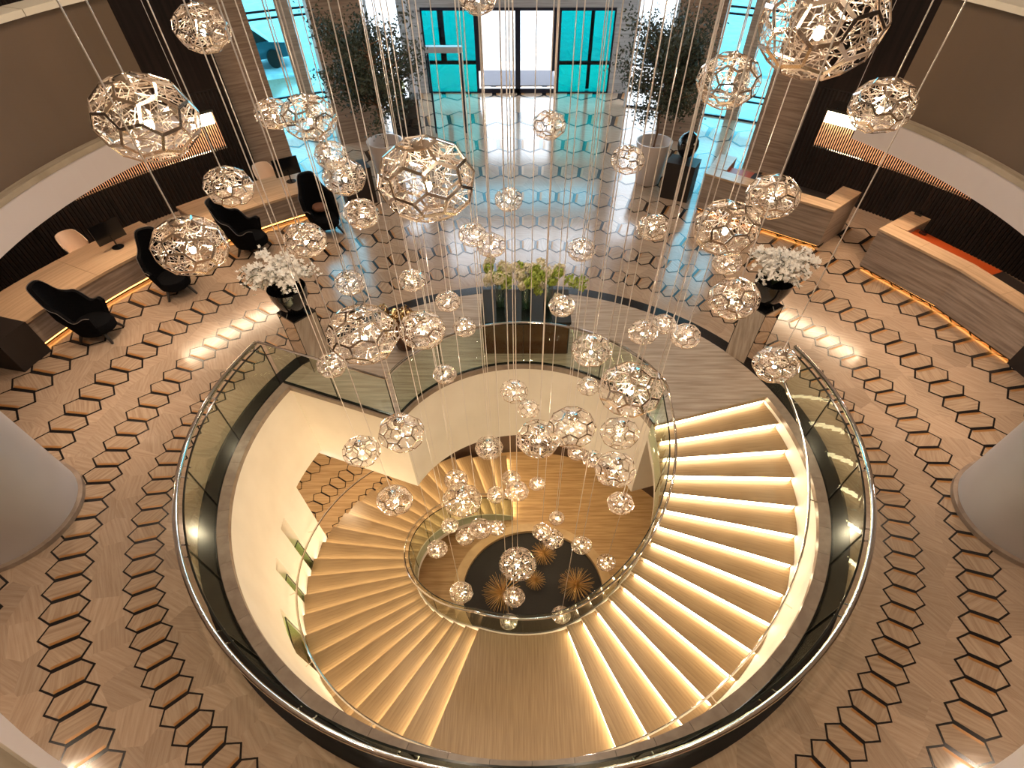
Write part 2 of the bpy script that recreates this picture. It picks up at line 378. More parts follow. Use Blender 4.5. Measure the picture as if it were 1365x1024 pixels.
# ------------------------------------------------------------------ spiral stair
HR = .166; DA1, DA2 = 6.4, 6.46
A0 = A_E; AL0 = A0-14*DA1; AL1 = -108.7
steps = []                                       # (az start, az end, z top)
for k in range(14): steps.append((A0-k*DA1, A0-(k+1)*DA1, -HR*(k+1)))
steps.append((AL0, AL1, -15*HR))
for k in range(24): steps.append((AL1-k*DA2, AL1-(k+1)*DA2, -HR*(16+k)))
ST = empty('spiral_staircase', (4.5,0,ZB), world=True); tag(ST, 'broad spiral stone staircase with glowing risers curving down the round well', 'staircase')
RO = 6.04
for i, (a0, a1, z) in enumerate(steps):
    last = i == len(steps)-1
    c = (a0+a1)/2
    # tread in a local frame so that its grain runs along the step
    mb = MB(); nos = .03/4.5*57.3
    mb.sector(RIN+.03, RO, -.028, 0, a1-c-nos, a0-c, 6 if abs(a1-a0) < 10 else 14)
    # turn so that local x = radial direction
    o = mb.build('landing_tread' if abs(a1-a0) > 10 else 'tread', 'tread', ST)
    o.matrix_parent_inverse = Matrix.Translation(-Vector(ST.location)); o.location = (0,0,z); o.rotation_euler = (0,0,R(c))
    th = .015/4.5*57.3
    MB().sector(RIN+.14, RO-.04, -.158, -.030, a1-c-th, a1-c, 2).build('light_strip', 'led', o)
    b = MB().sector(RIN+.04, RO-.01, z-.34 if z-.34 > ZB else ZB, z-.028, a1, a0, 6 if abs(a1-a0) < 10 else 14).build('riser', 'white', ST)
def strip(a, ztop, parent):
    th = .015/4.5*57.3
    return MB().sector(RIN+.14, RO-.04, ztop-.158, ztop-.045, a-th, a, 2).build('light_strip', 'led', parent)
strip(A0, 0, ST)
MB().sector(RIN+.05, RGL-.3, -.04, .002, A_E-.55, A_E, 2).build('top_nosing', 'tread', ST)
def zst(a):
    """walking-line height at unrolled azimuth a (decreasing downwards)"""
    if a > A0: return 0.0
    if a > AL0: return -HR*min(14, (A0-a)/DA1)-HR*.5*min(1,(A0-a)/DA1)
    if a > AL1: return -15*HR+ (HR*.5*max(0, 1-(AL0-a)/6))
    return -15*HR-HR*(AL1-a)/DA2
def helix(mb, r0, r1, za, zb, a0, a1, n):
    vs = []; fs = []
    for i in range(n+1):
        a = a0+(a1-a0)*i/n; z = zst(a)
        for r, dz in ((r0,za),(r1,za),(r1,zb),(r0,zb)): vs.append(pol(r, a, max(ZB+.01, z+dz)))
    for i in range(n):
        for j in range(4): fs.append((4*i+j, 4*i+(j+1)%4, 4*i+4+(j+1)%4, 4*i+4+j))
    fs += [(3,2,1,0), tuple(4*n+j for j in range(4))]
    return mb.add(vs, fs)
ABOT = steps[-1][1]
helix(MB(), RIN+.004, RIN+.03, -.48, .03, A0, ABOT, 120).build('inner_stringer', 'white', ST)
helix(MB(), RIN+.0, RO, -.50, -.345, A0-2, ABOT+6, 110).build('soffit', 'white', ST)
# outer handrail on the drum wall
pts = [pol(5.86, a, zst(a)+.95) for a in [A0+1-i*(A0+1-(ABOT+20))/110 for i in range(111)]]
WR = empty('wall_handrail', pol(5.86, A0, 0), world=True); tag(WR, 'slim brass-toned handrail following the outer wall of the spiral stair', 'handrail')
MB().sweep(pts, .028, 8).build('rail', 'chrome', WR, True)
for i in range(4, 108, 9):
    a = A0+1-i*(A0+1-(ABOT+20))/110
    if 170 < a % 360 < 360 or a % 360 < 20: MB().cyl(pol(5.86, a, zst(a)+.93), pol(6.06, a, zst(a)+.88), .012, n=6).build('bracket', 'chrome', WR)
for a0, a1 in slots:                                 # glass guards in the slots
    am = (a0+a1)/2; z = zst(am)
    helix(MB(), 6.10, 6.12, -.1, 1.05, a1, a0, 6).build('slot_guard', 'glassg', dr)
    for a in (a0+.1, a1-.1): MB().cyl(pol(6.11, a, zst(a)-.1), pol(6.11, a, zst(a)+1.05), .014, n=6).build('slot_guard_edge', 'gedge', dr)
    MB().cyl(pol(6.11, a0+.1, zst(a0)+1.05), pol(6.11, a1-.1, zst(a1)+1.05), .014, n=6).build('slot_guard_edge', 'gedge', dr)

# ------------------------------------------------------------------ balustrades
def gl_sector(r, a0, a1, z0, z1): return MB().sector(r-.009, r+.009, z0, z1, a0, a1, max(3, int(abs(a1-a0)/2)))
BO = empty('ring_balustrade', pol(RGL, 270, 0), world=True); tag(BO, 'curved glass balustrade with thick polished steel rail round the stairwell', 'balustrade')
joints = [158.2, 175.5, 192.0, 208.4, 225.3, 242, 256, 270, 284, 302, 320.0, 334.8, 349.4, 365.5, 380.5]
for i in range(len(joints)-1):
    gl_sector(RGL+.01, joints[i]+.06, joints[i+1]-.06, .0, 1.06).build('glass_panel', 'glass', BO)
    MB().sector(RGL-.004, RGL+.024, 0.004, 1.065, joints[i]-.06, joints[i]+.06, 1).build('panel_joint', 'gedge', BO)
MB().sector(RGL-.006, RGL+.026, 1.06, 1.075, joints[0], joints[-1], 110).build('glass_top_edge', 'gedge', BO)
MB().sweep([pol(6.41, joints[0]+(joints[-1]-joints[0])*i/130, 1.10) for i in range(131)], .046, 10).build('handrail', 'chrome', BO, True)
for j in joints[:-1]:
    for d in (1.2, -1.2):
        if j+d < joints[0]: continue
        MB().cyl(pol(RGL, j+d, 1.0), pol(6.41, j+d, 1.08), .013, n=6).build('bracket', 'chrome', BO)
BR = empty('side_balustrade', pol(4.6, A_W-.2, 0), world=True); tag(BR, 'straight glass balustrade on the radial edge of the stair landing', 'balustrade')
for r0, r1 in ((3.16,4.66),(4.70,6.24)):
    a = Vector(pol(r0, A_W-.3)); b = Vector(pol(r1, A_W-.3)); m_ = (a+b)/2; d = b-a
    MB().box((m_.x, m_.y, .53), (d.length, .018, 1.06), math.atan2(d.y, d.x)).build('glass_panel', 'glass', BR)
    MB().box((m_.x, m_.y, .03), (d.length, .05, .055), math.atan2(d.y, d.x)).build('base_channel', 'gedge', BR)
MB().cyl(pol(3.08, A_W-.3, 1.09), pol(6.4, A_W-.05, 1.09), .026, n=8).build('handrail', 'chrome', BR, True)
for r in (3.15, 4.68): MB().cyl(pol(r, A_W-.3, .0), pol(r, A_W-.3, 1.07), .014, n=6).build('panel_joint', 'gedge', BR)
BI = empty('spiral_balustrade', pol(RIN, 90, 0), world=True); tag(BI, 'inner glass balustrade that crosses the landing and winds down the stair', 'balustrade')
aj = [A_W-3, 128, 90, 54, 18]
for i in range(4):
    gl_sector(RIN+.06, aj[i+1]+.1, aj[i]-.1, 0, 1.06).build('glass_panel', 'glass', BI)
    MB().sector(RIN+.045, RIN+.075, .004, 1.065, aj[i]-.12, aj[i]+.12, 1).build('panel_joint', 'gedge', BI)
MB().sector(RIN+.04, RIN+.08, .0, .05, A_E, A_W-3, 60).build('base_channel', 'gedge', BI)
hj = [18 - i*(18-ABOT)/13 for i in range(14)]
for i in range(13):
    helix(MB(), RIN-.02, RIN, -.30, 1.0, hj[i]-.1, hj[i+1]+.1, 10).build('glass_panel', 'glass', BI)
    a = hj[i+1]; MB().cyl(pol(RIN-.01, a, max(ZB, zst(a)-.3)), pol(RIN-.01, a, zst(a)+1.0), .012, n=6).build('panel_joint', 'gedge', BI)
MB().sweep([pol(RIN-.01, 18-(18-ABOT)*i/120, zst(18-(18-ABOT)*i/120)+1.0) for i in range(121)], .014, 6).build('glass_top_edge', 'gedge', BI)
path = [pol(RIN+.10, A_W-3-(A_W-3-18)*i/50, 1.09) for i in range(50)]+[pol(RIN+.10, 18-(18-ABOT)*i/120, zst(18-(18-ABOT)*i/120)+1.06) for i in range(121)]
MB().sweep(path, .027, 8).build('handrail', 'chrome', BI, True)
for i in range(13):
    for d in (4, -4):
        a = hj[i]+d-6
        MB().cyl(pol(RIN-.02, a, zst(a)+.94), pol(RIN+.10, a, zst(a)+1.04), .010, n=6).build('bracket', 'chrome', BI)

# ------------------------------------------------------------------ gallery above, walls, ceiling
G0, G1 = 146.0, 394.0
ga = empty('ceiling_gallery'); struct(ga, 'pale curved gallery slab edge overhanging the lobby', 'gallery')
MB().sector(7.44, 16.4, 4.20, 4.59, G0, G1, 110).build('slab', 'fascia', ga)
MB().sector(7.43, 7.60, 4.59, 4.66, G0, G1, 110).build('ledge', 'ledge', ga)
pw = empty('wall_parapet'); struct(pw, 'bronze-brown gallery parapet with pale stone top', 'wall')
MB().sector(7.58, 7.78, 4.66, 6.05, 148.6, 391.4, 110).build('parapet_panel', 'brown', pw)
for i in range(24):
    a = 148.6+i*242.8/24.0; MB().sector(7.53, 7.95, 6.05, 6.12, a+.05, a+242.8/24.0-.05, 5).build('coping_stone', 'top', pw)
struct(MB().sector(.001, 27, CEIL, CEIL+.2, 0, 360, 72).build('ceiling', 'ceiling'), 'high plain ceiling over the lobby void', 'ceiling')
struct(MB().sector(16.9, 17.1, 0, CEIL, 125, 415, 110).build('wall_back', 'dwall'), 'curved rear wall of the lobby', 'wall')
def slat_wall(name, a0, a1, label):
    e = empty(name); struct(e, label, 'wall')
    MB().sector(16.02, 16.12, 0, 8.6, a0, a1).build('backing', 'dark', e)
    mb = MB(); n = int((a1-a0)/.42)
    for i in range(n):
        a = a0+(a1-a0)*(i+.5)/n; p = pol(16.0, a)
        for z0, z1 in ((0,2.62),(4.9,8.6)): mb.box((p[0], p[1], (z0+z1)/2), (.05, .06, z1-z0), R(a))
    mb.build('wall_slats', 'slat', e)['kind'] = 'stuff'
    for z0, z1 in ((2.66,4.86),):
        for i in range(6):
            b0 = a0+(a1-a0)*i/6; b1 = a0+(a1-a0)*(i+1)/6; MB().sector(15.97, 16.03, z0, z1, b0+.05, b1-.05).build('panel', 'slat', e)
slat_wall('wall_right', -8, 54.8, 'dark ribbed walnut wall behind the right reception counters')
slat_wall('wall_left', 125.4, 188, 'dark ribbed walnut wall behind the left desks')

# stone piers and the glazed front
def pier(name, side, a0, a1, r0, r1, label):
    b0, b1 = (a0, a1) if side > 0 else (180-a1, 180-a0)
    return struct(MB().sector(r0, r1, 0, CEIL, b0, b1, 2).build(name, 'pier'), label, 'pier')
pier('pier_right', 1, 55.0, 60.3, 16.55, 17.4, 'broad vein-stone pier beside the right dark ribbed wall')
pier('pier_left', -1, 54.2, 59.6, 16.55, 17.4, 'broad vein-stone pier beside the left dark ribbed wall')
pier('pier_right_inner', 1, 67.6, 72.6, 18.0, 18.9, 'stone pier behind the right potted tree')
pier('pier_left_inner', -1, 66.6, 72.2, 18.0, 18.9, 'stone pier behind the left potted tree')
DY = 22.3
dw = empty('wall_door'); struct(dw, 'grey stone wall round the glazed entrance', 'wall')
MB().box((-4.72, DY+.15, 2.4), (.95, .3, 4.8)).build('cladding', 'doorwall', dw); MB().box((4.42, DY+.15, 2.4), (.95, .3, 4.8)).build('cladding', 'doorwall', dw)
for z0, z1 in ((2.70,3.75),(4.75,5.75),(8.6,CEIL)): MB().box((-.15, DY+.15, (z0+z1)/2), (8.2, .3, z1-z0)).build('cladding', 'doorwall', dw)
for x in (-4.72, 4.42): MB().box((x, DY+.15, (4.8+CEIL)/2), (.95, .3, CEIL-4.8)).build('cladding', 'doorwall', dw)
uw = empty('window_3'); struct(uw, 'upper glazing above the entrance doors', 'window')
for z0, z1, m_ in ((3.75,4.75,'cyan'),(5.75,8.6,'clear')):
    for k in range(4):
        x0 = -4.25+k*2.05; MB().box((x0+1.025, DY+.12, (z0+z1)/2), (1.95, .012, z1-z0-.08)).build('pane', m_, uw)
        MB().box((x0, DY+.12, (z0+z1)/2), (.10, .12, z1-z0)).build('mullion', 'frame', uw)
for side in (1, -1):
    w1 = empty('window_'+('1' if side > 0 else '2')); struct(w1, ('right' if side > 0 else 'left')+' full-height lobby window beside the entrance', 'window')
    A = [54.6, 61.0, 65.2, 69.5, 73.4, 77.6]
    if side < 0: A = [180-a for a in A]
    rg = 21.2
    for i in range(5):
        a0, a1 = min(A[i], A[i+1]), max(A[i], A[i+1])
        MB().sector(rg-.01, rg+.01, .05, 8.6, a0+.2, a1-.2, 4).build('pane', 'cyan' if i < 3 else 'clear', w1)
        for z in ((.62,.80,3.02,3.2,5.6,5.8) if i < 3 else (1.35, 3.4, 5.6)): MB().sector(rg-.05, rg+.05, z-.03, z+.03, a0, a1, 4).build('transom', 'frame', w1)
    for i, a in enumerate(A):
        p = pol(rg, a); MB().box((p[0], p[1], 4.3), (.16, .12 if i not in (2,) else .5, 8.6), R(a)).build('mullion', 'paleframe' if i in (4,5) else ('pier' if i == 2 else 'frame'), w1)
    a0, a1 = min(A[0], A[-1]), max(A[0], A[-1])
    MB().sector(rg-.1, rg+.2, 8.6, CEIL, a0, a1, 12).build('spandrel', 'dwall', w1)
    MB().sector(rg-.06, rg+.06, 0, .06, a0, a1, 12).build('sill', 'frame', w1)
# entrance
D = empty('door_1'); struct(D, 'wide glazed sliding entrance with teal side panes', 'door')
X0, X1 = -4.24, 3.94; HT = 2.62; yq = DY+.10
def fr(x0, x1, z0, z1, y=yq, d=.12): return MB().box(((x0+x1)/2, y, (z0+z1)/2), (x1-x0, d, z1-z0)).build('frame', 'frame', D)
fr(X0, X1, HT-.02, HT+.08); fr(X0-.06, X0+.06, 0, HT); fr(X1-.06, X1+.06, 0, HT); fr(X0, X1, 0, .05)
xs = [X0, -1.98, -.18, 1.62, X1]
for x, w_ in ((-1.98,.10),(1.62,.10)): fr(x-w_/2, x+w_/2, 0, HT)
fr(-.28, -.06, 0, HT); fr(-1.93, -1.70, .75, HT); fr(1.34, 1.57, .75, HT); fr(-1.93, 1.57, .05, .16)
fr(-3.6, -3.35, .95, HT, yq+.5); fr(X0, -1.98, .85, .98, yq+.5); fr(2.95, 3.1, .05, HT, yq+.4); fr(1.62, X1, .85, .98, yq+.45)
for i, m_ in enumerate(('teal','clear','clear','teal')):
    MB().box(((xs[i]+xs[i+1])/2, yq, HT/2), (xs[i+1]-xs[i]-.1, .012, HT-.06)).build('door_leaf' if i in (1,2) else 'side_pane', m_, D)
vm = MB()
for i in range(26): vm.box((-.18, 23.3+i*.085, .02), (3.5, .05, .03))
vm.build('mat_bars', 'mat', D)['kind'] = 'stuff'
struct(MB().box((0, 60, -.35), (200, 70, .6)).build('ground_outside', 'ground'), 'pale pavement outside the entrance', 'pavement')
car = empty('parked_car', (-13.9,26.3,-.05), R(25)); tag(car, 'dark teal car parked in the street beyond the left lobby window', 'car')
def loft(mb, secs):
    n = len(secs[0]); vs = [p for s_ in secs for p in s_]; fs = []
    for i in range(len(secs)-1):
        for j in range(n): fs.append((i*n+j, i*n+(j+1)%n, (i+1)*n+(j+1)%n, (i+1)*n+j))
    fs += [tuple(range(n))[::-1], tuple((len(secs)-1)*n+j for j in range(n))]
    return mb.add(vs, fs)
prof = [(-2.2,.35),(-2.25,.62),(-2.1,.82),(-1.2,.92),(1.3,.95),(2.1,.85),(2.25,.60),(2.2,.35)]
loft(MB(), [[(x, y*(1 if abs(x) < 2 else .9), z) for x, z in prof] for y in (-.88,-.80,.80,.88)]).build('body', 'car', car, True)
cabp = [(-1.15,.92),(-.55,1.38),(.75,1.42),(1.45,.94)]
loft(MB(), [[(x*(.96 if abs(y) > .6 else 1), y*(1-.16*(z > 1.1)), z) for x, z in cabp] for y in (-.80,-.5,.5,.80)]).build('cabin', 'screen', car, True)
MB().box((.1,0,1.42), (1.25,1.2,.04)).build('roof', 'paleframe', car)
for x in (-1.4,1.4):
    for y in (-.8,.8): MB().cyl((x,y-.1,.33), (x,y+.1,.33), .33, n=20).build('wheel', 'legs', car)
# two big round columns
for side, cx, lab in ((-1, -10.28, 'left'), (1, 10.05, 'right')):
    c = empty('column_'+lab, (cx, -1.55, 0), world=True); struct(c, 'massive round plaster column at the '+lab+' of the stairwell', 'column')
    MB().lathe([(1.36,0),(1.36,4.22)], (cx,-1.55,0), 56).build('shaft', 'column', c, True)
    MB().lathe([(1.38,0),(1.44,0),(1.44,.09),(1.38,.10)], (cx,-1.55,0), 56).build('base_ring', 'coping', c, True)

# ------------------------------------------------------------------ reception counters (right) and desks (left)
def joined_top(mb_list, name, m, parent):
    for mb in mb_list: mb.build(name, m, parent)
def counter(a0, a1, label, dark_end, n=1):
    c = pol(12.9, (a0+a1)/2); e = empty('reception_counter', c, world=True); tag(e, label, 'reception counter')
    MB().sector(12.48, 12.86, .10, 1.05, a0, a1, n).build('front_panel', 'counter', e)
    for i in range(4):
        def lin(t):
            k = min(n-1, int(t*n)); u = t*n-k; return k, u
        pts = []
        for t in (i/4, (i+1)/4):
            k, u = lin(t); g0, g1 = a0+(a1-a0)*k/n, a0+(a1-a0)*(k+1)/n
            for r in (12.42, 12.95): q = Vector(pol(r, g0)).lerp(Vector(pol(r, g1)), u); pts.append(q)
        z0, z1 = Vector((0,0,1.05)), Vector((0,0,1.10)); g = (pts[2]-pts[0])*.003
        P4 = [pts[0]+g, pts[1]+g, pts[3]-g, pts[2]-g]
        MB().add([p+z0 for p in P4]+[p+z1 for p in P4], [(0,1,2,3),(7,6,5,4),(0,4,5,1),(1,5,6,2),(2,6,7,3),(3,7,4,0)]).build('top_slab', 'countertop', e)
    for q0, q1 in ((a0, a0+2.4), (a1-2.4, a1)):
        MB().sector(12.86, 14.05, .0, 1.05, q0, q1, 3).build('end_cabinet', 'counter', e); MB().sector(12.95, 14.1, 1.05, 1.10, q0, q1, 3).build('end_top', 'countertop', e)
    am = a0+(a1-a0)*(.42 if dark_end else .70)
    MB().sector(12.95, 13.62, .93, .97, am, a1-2.4, 1).build('work_surface', 'orange', e); MB().sector(12.95, 13.62, .93, .97, a0+2.4, am-.02, 1).build('work_surface', 'plinth', e)
    MB().sector(13.56, 13.62, 0, .93, a0+2.4, a1-2.4, 2).build('work_surface_panel', 'plinth', e)
    MB().sector(12.86, 12.95, .93, 1.05, a0+2.4, a1-2.4, n).build('inner_panel', 'orange', e)
    MB().sector(12.62, 12.86, 0, .10, a0, a1, n).build('plinth', 'dark', e)
    MB().sector(12.58, 12.605, .05, .08, a0+.3, a1-.3, n).build('light_strip', 'ledo', e)
    if dark_end: MB().sector(12.46, 14.0, 0, 1.0, a0-3.2, a0-.02, 3).build('end_panel', 'plinth', e)
    return e
counter(43.3, 62.2, 'straight-fronted stone reception counter next to the black sphere plinth', False)
counter(14.5, 37.0, 'stone reception counter with orange inner worktop and dark end panel', True, 2)
def desk(a0, a1, label, dark_end):
    c = pol(13.4, (a0+a1)/2); e = empty('reception_desk', c, world=True); tag(e, label, 'desk')
    n = 2; st = (a1-a0)/n
    for i in range(n): MB().sector(12.72, 14.4, .66, .72, a0+i*st+.02, a0+(i+1)*st-.02).build('top_slab', 'countertop', e)
    MB().sector(12.78, 12.86, .10, .66, a0, a1).build('front_panel', 'counter', e)
    MB().sector(12.86, 12.9, 0, .10, a0, a1).build('plinth', 'dark', e)
    for q0, q1 in ((a0, a0+.6), (a1-.6, a1)): MB().sector(12.86, 14.3, 0, .66, q0, q1, 2).build('side_panel', 'counter', e)
    MB().sector(12.83, 12.85, .05, .08, a0+.2, a1-.2).build('light_strip', 'ledo', e)
    if dark_end: MB().sector(12.55, 14.2, 0, .80, a1+.02, a1+4, 3).build('end_block', 'plinth', e)
    return e
desk(142.6, 163.2, 'long low stone-topped desk with the computer monitor on it', True)
desk(121.8, 138.0, 'low stone-topped desk with amber light under its front, near the glazed front', False)
# little black card terminals on the second counter
for a, r in ((36.0, 14.0), (33.6, 13.45)):
    p = pol(r, a, 1.10 if r > 13.5 else .97); t = empty('card_terminal', p); tag(t, 'small black card terminal on the counter '+('end cabinet' if r > 13.5 else 'worktop beside the orange panel'), 'card terminal')
    MB().box((0,0,.04), (.10,.20,.06), R(a)).build('body', 'gloss', t); MB().box((0,0,.085), (.07,.09,.03), R(a)).build('keypad', 'screen', t)

# ------------------------------------------------------------------ crystal chandeliers under the gallery
def chandelier(a0, a1, label):
    e = empty('crystal_chandelier', pol(13.5, (a0+a1)/2, 2.0), world=True); tag(e, label, 'chandelier')
    MB().sector(13.28, 14.0, 2.86, 2.92, a0, a1).build('canopy', 'chrome', e)
    MB().sector(13.30, 13.36, 2.62, 2.86, a0+.3, a1-.3).build('lamp_strip', 'hot', e)
    mb = MB(); n = int((a1-a0)/.28)
    for i in range(n):
        for r in (13.40, 13.5):
            a = a0+(a1-a0)*(i+(.5 if r > 13.45 else 0)+.2)/n; x, y, _ = pol(r, a)
            mb.cyl((x,y,2.06), (x,y,2.86), .012, n=3, caps=False)
    mb.build('crystal_strands', 'crystal', e)['kind'] = 'stuff'
    mb = MB()
    for i in range(n):
        x, y, _ = pol(13.40, a0+(a1-a0)*(i+.2)/n); mb.lathe([(1e-6,-.03),(.024,0),(1e-6,.03)], (x,y,2.03), 6)
    mb.build('crystal_drops', 'mirror', e)['kind'] = 'stuff'
    for a in (a0+2, (a0+a1)/2, a1-2): MB().cyl(pol(13.7, a, 2.92), pol(13.7, a, 4.20 if (a > 147 or a < 33) else CEIL), .008, n=5).build('hanger', 'cable', e)
chandelier(31.2, 50.6, 'amber-lit crystal curtain chandelier above the right counters')
chandelier(130.2, 149.0, 'amber-lit crystal curtain chandelier above the left desks')

# ------------------------------------------------------------------ furniture
def wing_chair():
    e = empty('wing_chair')
    nphi, nh = 44, 12; outer = []; inner = []
    def top(phi):
        a = abs(phi)
        back = .66*math.exp(-(a/46)**6); wing = .27*math.exp(-((a-64)/18)**4); arm = .08*math.exp(-((a-116)/15)**2)
        return .63+back+wing+arm
    def P(phi, t, off):
        z0 = .20; z = z0+(top(phi)-z0)*t; a = R(phi)
        rx, ry = .40+off, .47+off
        flare = .80+.28*min(1,(z-z0)/.45); k = 1.0 if z < .75 else 1.0-.10*(z-.75)
        x = rx*math.sin(a)*flare*k; y = -ry*math.cos(a)*flare*(1 if math.cos(a) > 0 else .95)
        y -= max(0, z-.35)*.13*max(0, math.cos(a*.75))
        return (x, y, z)
    vs = []; fs = []
    W_ = nphi+1
    for off in (.05, -.035):
        for i in range(nphi+1):
            phi = -126+252*i/nphi
            for j in range(nh+1): vs.append(P(phi, j/nh, off))
    o2 = W_*(nh+1); idx = lambda i, j, s: s*o2+i*(nh+1)+j
    for i in range(nphi):
        for j in range(nh):
            fs.append((idx(i,j,0), idx(i+1,j,0), idx(i+1,j+1,0), idx(i,j+1,0))); fs.append((idx(i,j,1), idx(i,j+1,1), idx(i+1,j+1,1), idx(i+1,j,1)))
        fs.append((idx(i,nh,0), idx(i+1,nh,0), idx(i+1,nh,1), idx(i,nh,1))); fs.append((idx(i,0,0), idx(i,0,1), idx(i+1,0,1), idx(i+1,0,0)))
    for i in (0, nphi):
        for j in range(nh): fs.append((idx(i,j,0), idx(i,j+1,0), idx(i,j+1,1), idx(i,j,1)))
    MB().add(vs, fs).build('shell', 'fabric', e, True)
    MB().sweep([Vector(P(-126+252*i/60, 1, .05))+Vector((0,0,.006)) for i in range(61)], .008, 5).build('piping', 'pipe', e)
    MB().lathe([(1e-6,.20),(.30,.20),(.35,.24),(.36,.34),(.33,.41),(.25,.43),(1e-6,.44)], (0,.06,0), 28, 1, 1.12).build('seat', 'fabric', e, True)
    for sx in (-1,1):
        for sy in (-1,1): MB().cyl((sx*.22, sy*.24, .23), (sx*.33, sy*.36, 0), .045, .024, 8).build('leg', 'legs', e)
    return e
wc = wing_chair()
spots = [((-11.0,4.25), (.99,.05), 'black felt wing chair at the dark end block of the long desk', False),
         ((-9.75,6.3), (.55,-.83), 'black felt wing chair beside the computer monitor desk, turned towards the stairwell', False),
         ((-8.25,8.5), (.99,.05), 'black felt wing chair at the end of the far low desk', False),
         ((-6.25,9.7), (.55,-.83), 'black felt wing chair with a brown cushion at the far low desk', True)]
for i, ((x,y), d, lab, cush) in enumerate(spots):
    o = wc if i == 0 else copy_tree(wc)
    o.location = (x,y,.0); o.rotation_euler = (0,0,math.atan2(d[1],d[0])-PI/2); tag(o, lab, 'armchair', 'black wing chairs along the left desks'); o.scale = (1.14,1.14,1.06)
    if cush: MB().lathe([(1e-6,-.07),(.18,-.05),(.2,0),(.18,.05),(1e-6,.07)], (0,-.12,.60), 20).build('cushion', 'seatcush', o, True)
def shell_chair(x, y, d, lab):
    e = empty('shell_chair', (x,y,0), math.atan2(d[1],d[0])-PI/2); tag(e, lab, 'chair', 'cream shell chairs behind the desks')
    vs = []; fs = []; n, m_ = 20, 8
    for off in (0, .02):
        for i in range(n+1):
            a = R(-100+200*i/n)
            for j in range(m_+1):
                t = j/m_; h = .45+(.46 if abs(-100+200*i/n) < 55 else .46-.26*((abs(-100+200*i/n)-55)/45))*t
                vs.append(((.27+off+.05*t)*math.sin(a), -(.25+off+.12*t)*math.cos(a), h))
    o2 = (n+1)*(m_+1)
    for i in range(n):
        for j in range(m_):
            p = i*(m_+1)+j; q = p+m_+1
            fs += [(p,q,q+1,p+1), (o2+p,o2+p+1,o2+q+1,o2+q)]
        p = i*(m_+1)+m_; q = p+m_+1; fs.append((p,q,o2+q,o2+p))
    MB().add(vs, fs).build('shell', 'cream', e, True)
    MB().lathe([(1e-6,.41),(.24,.42),(.28,.46),(1e-6,.47)], (0,0,0), 20).build('seat', 'cream', e, True)
    for k in range(4): a = PI/4+k*PI/2; MB().cyl((0,0,.41), (.24*math.cos(a), .24*math.sin(a), 0), .014, n=6).build('leg', 'chrome', e)
shell_chair(*pol(14.85, 149.6)[:2], (.8,-.5), 'cream shell chair behind the long desk, next to the monitor')
shell_chair(*pol(14.8, 125.6)[:2], (.6,-.75), 'cream shell chair behind the far low desk')
def monitor(r, az, lab, turn):
    p = pol(r, az, .722); e = empty('computer_monitor', p, R(az)+turn); tag(e, lab, 'monitor')
    pn = MB().box((0,0,.40), (.035,.82,.46)).build('panel', 'screen', e); MB().box((-.02,0,.40), (.004,.79,.43)).build('display', 'gloss', pn)
    MB().cyl((.03,0,.02), (.03,0,.30), .022, n=10).build('stand', 'screen', e); MB().lathe([(.16,0),(.16,.012),(.03,.02)], (.03,0,0), 24).build('base', 'screen', e, True)
monitor(13.55, 147.6, 'black computer monitor on the long low desk', PI)
monitor(13.7, 123.6, 'black computer monitor on the far low desk by the window', PI)

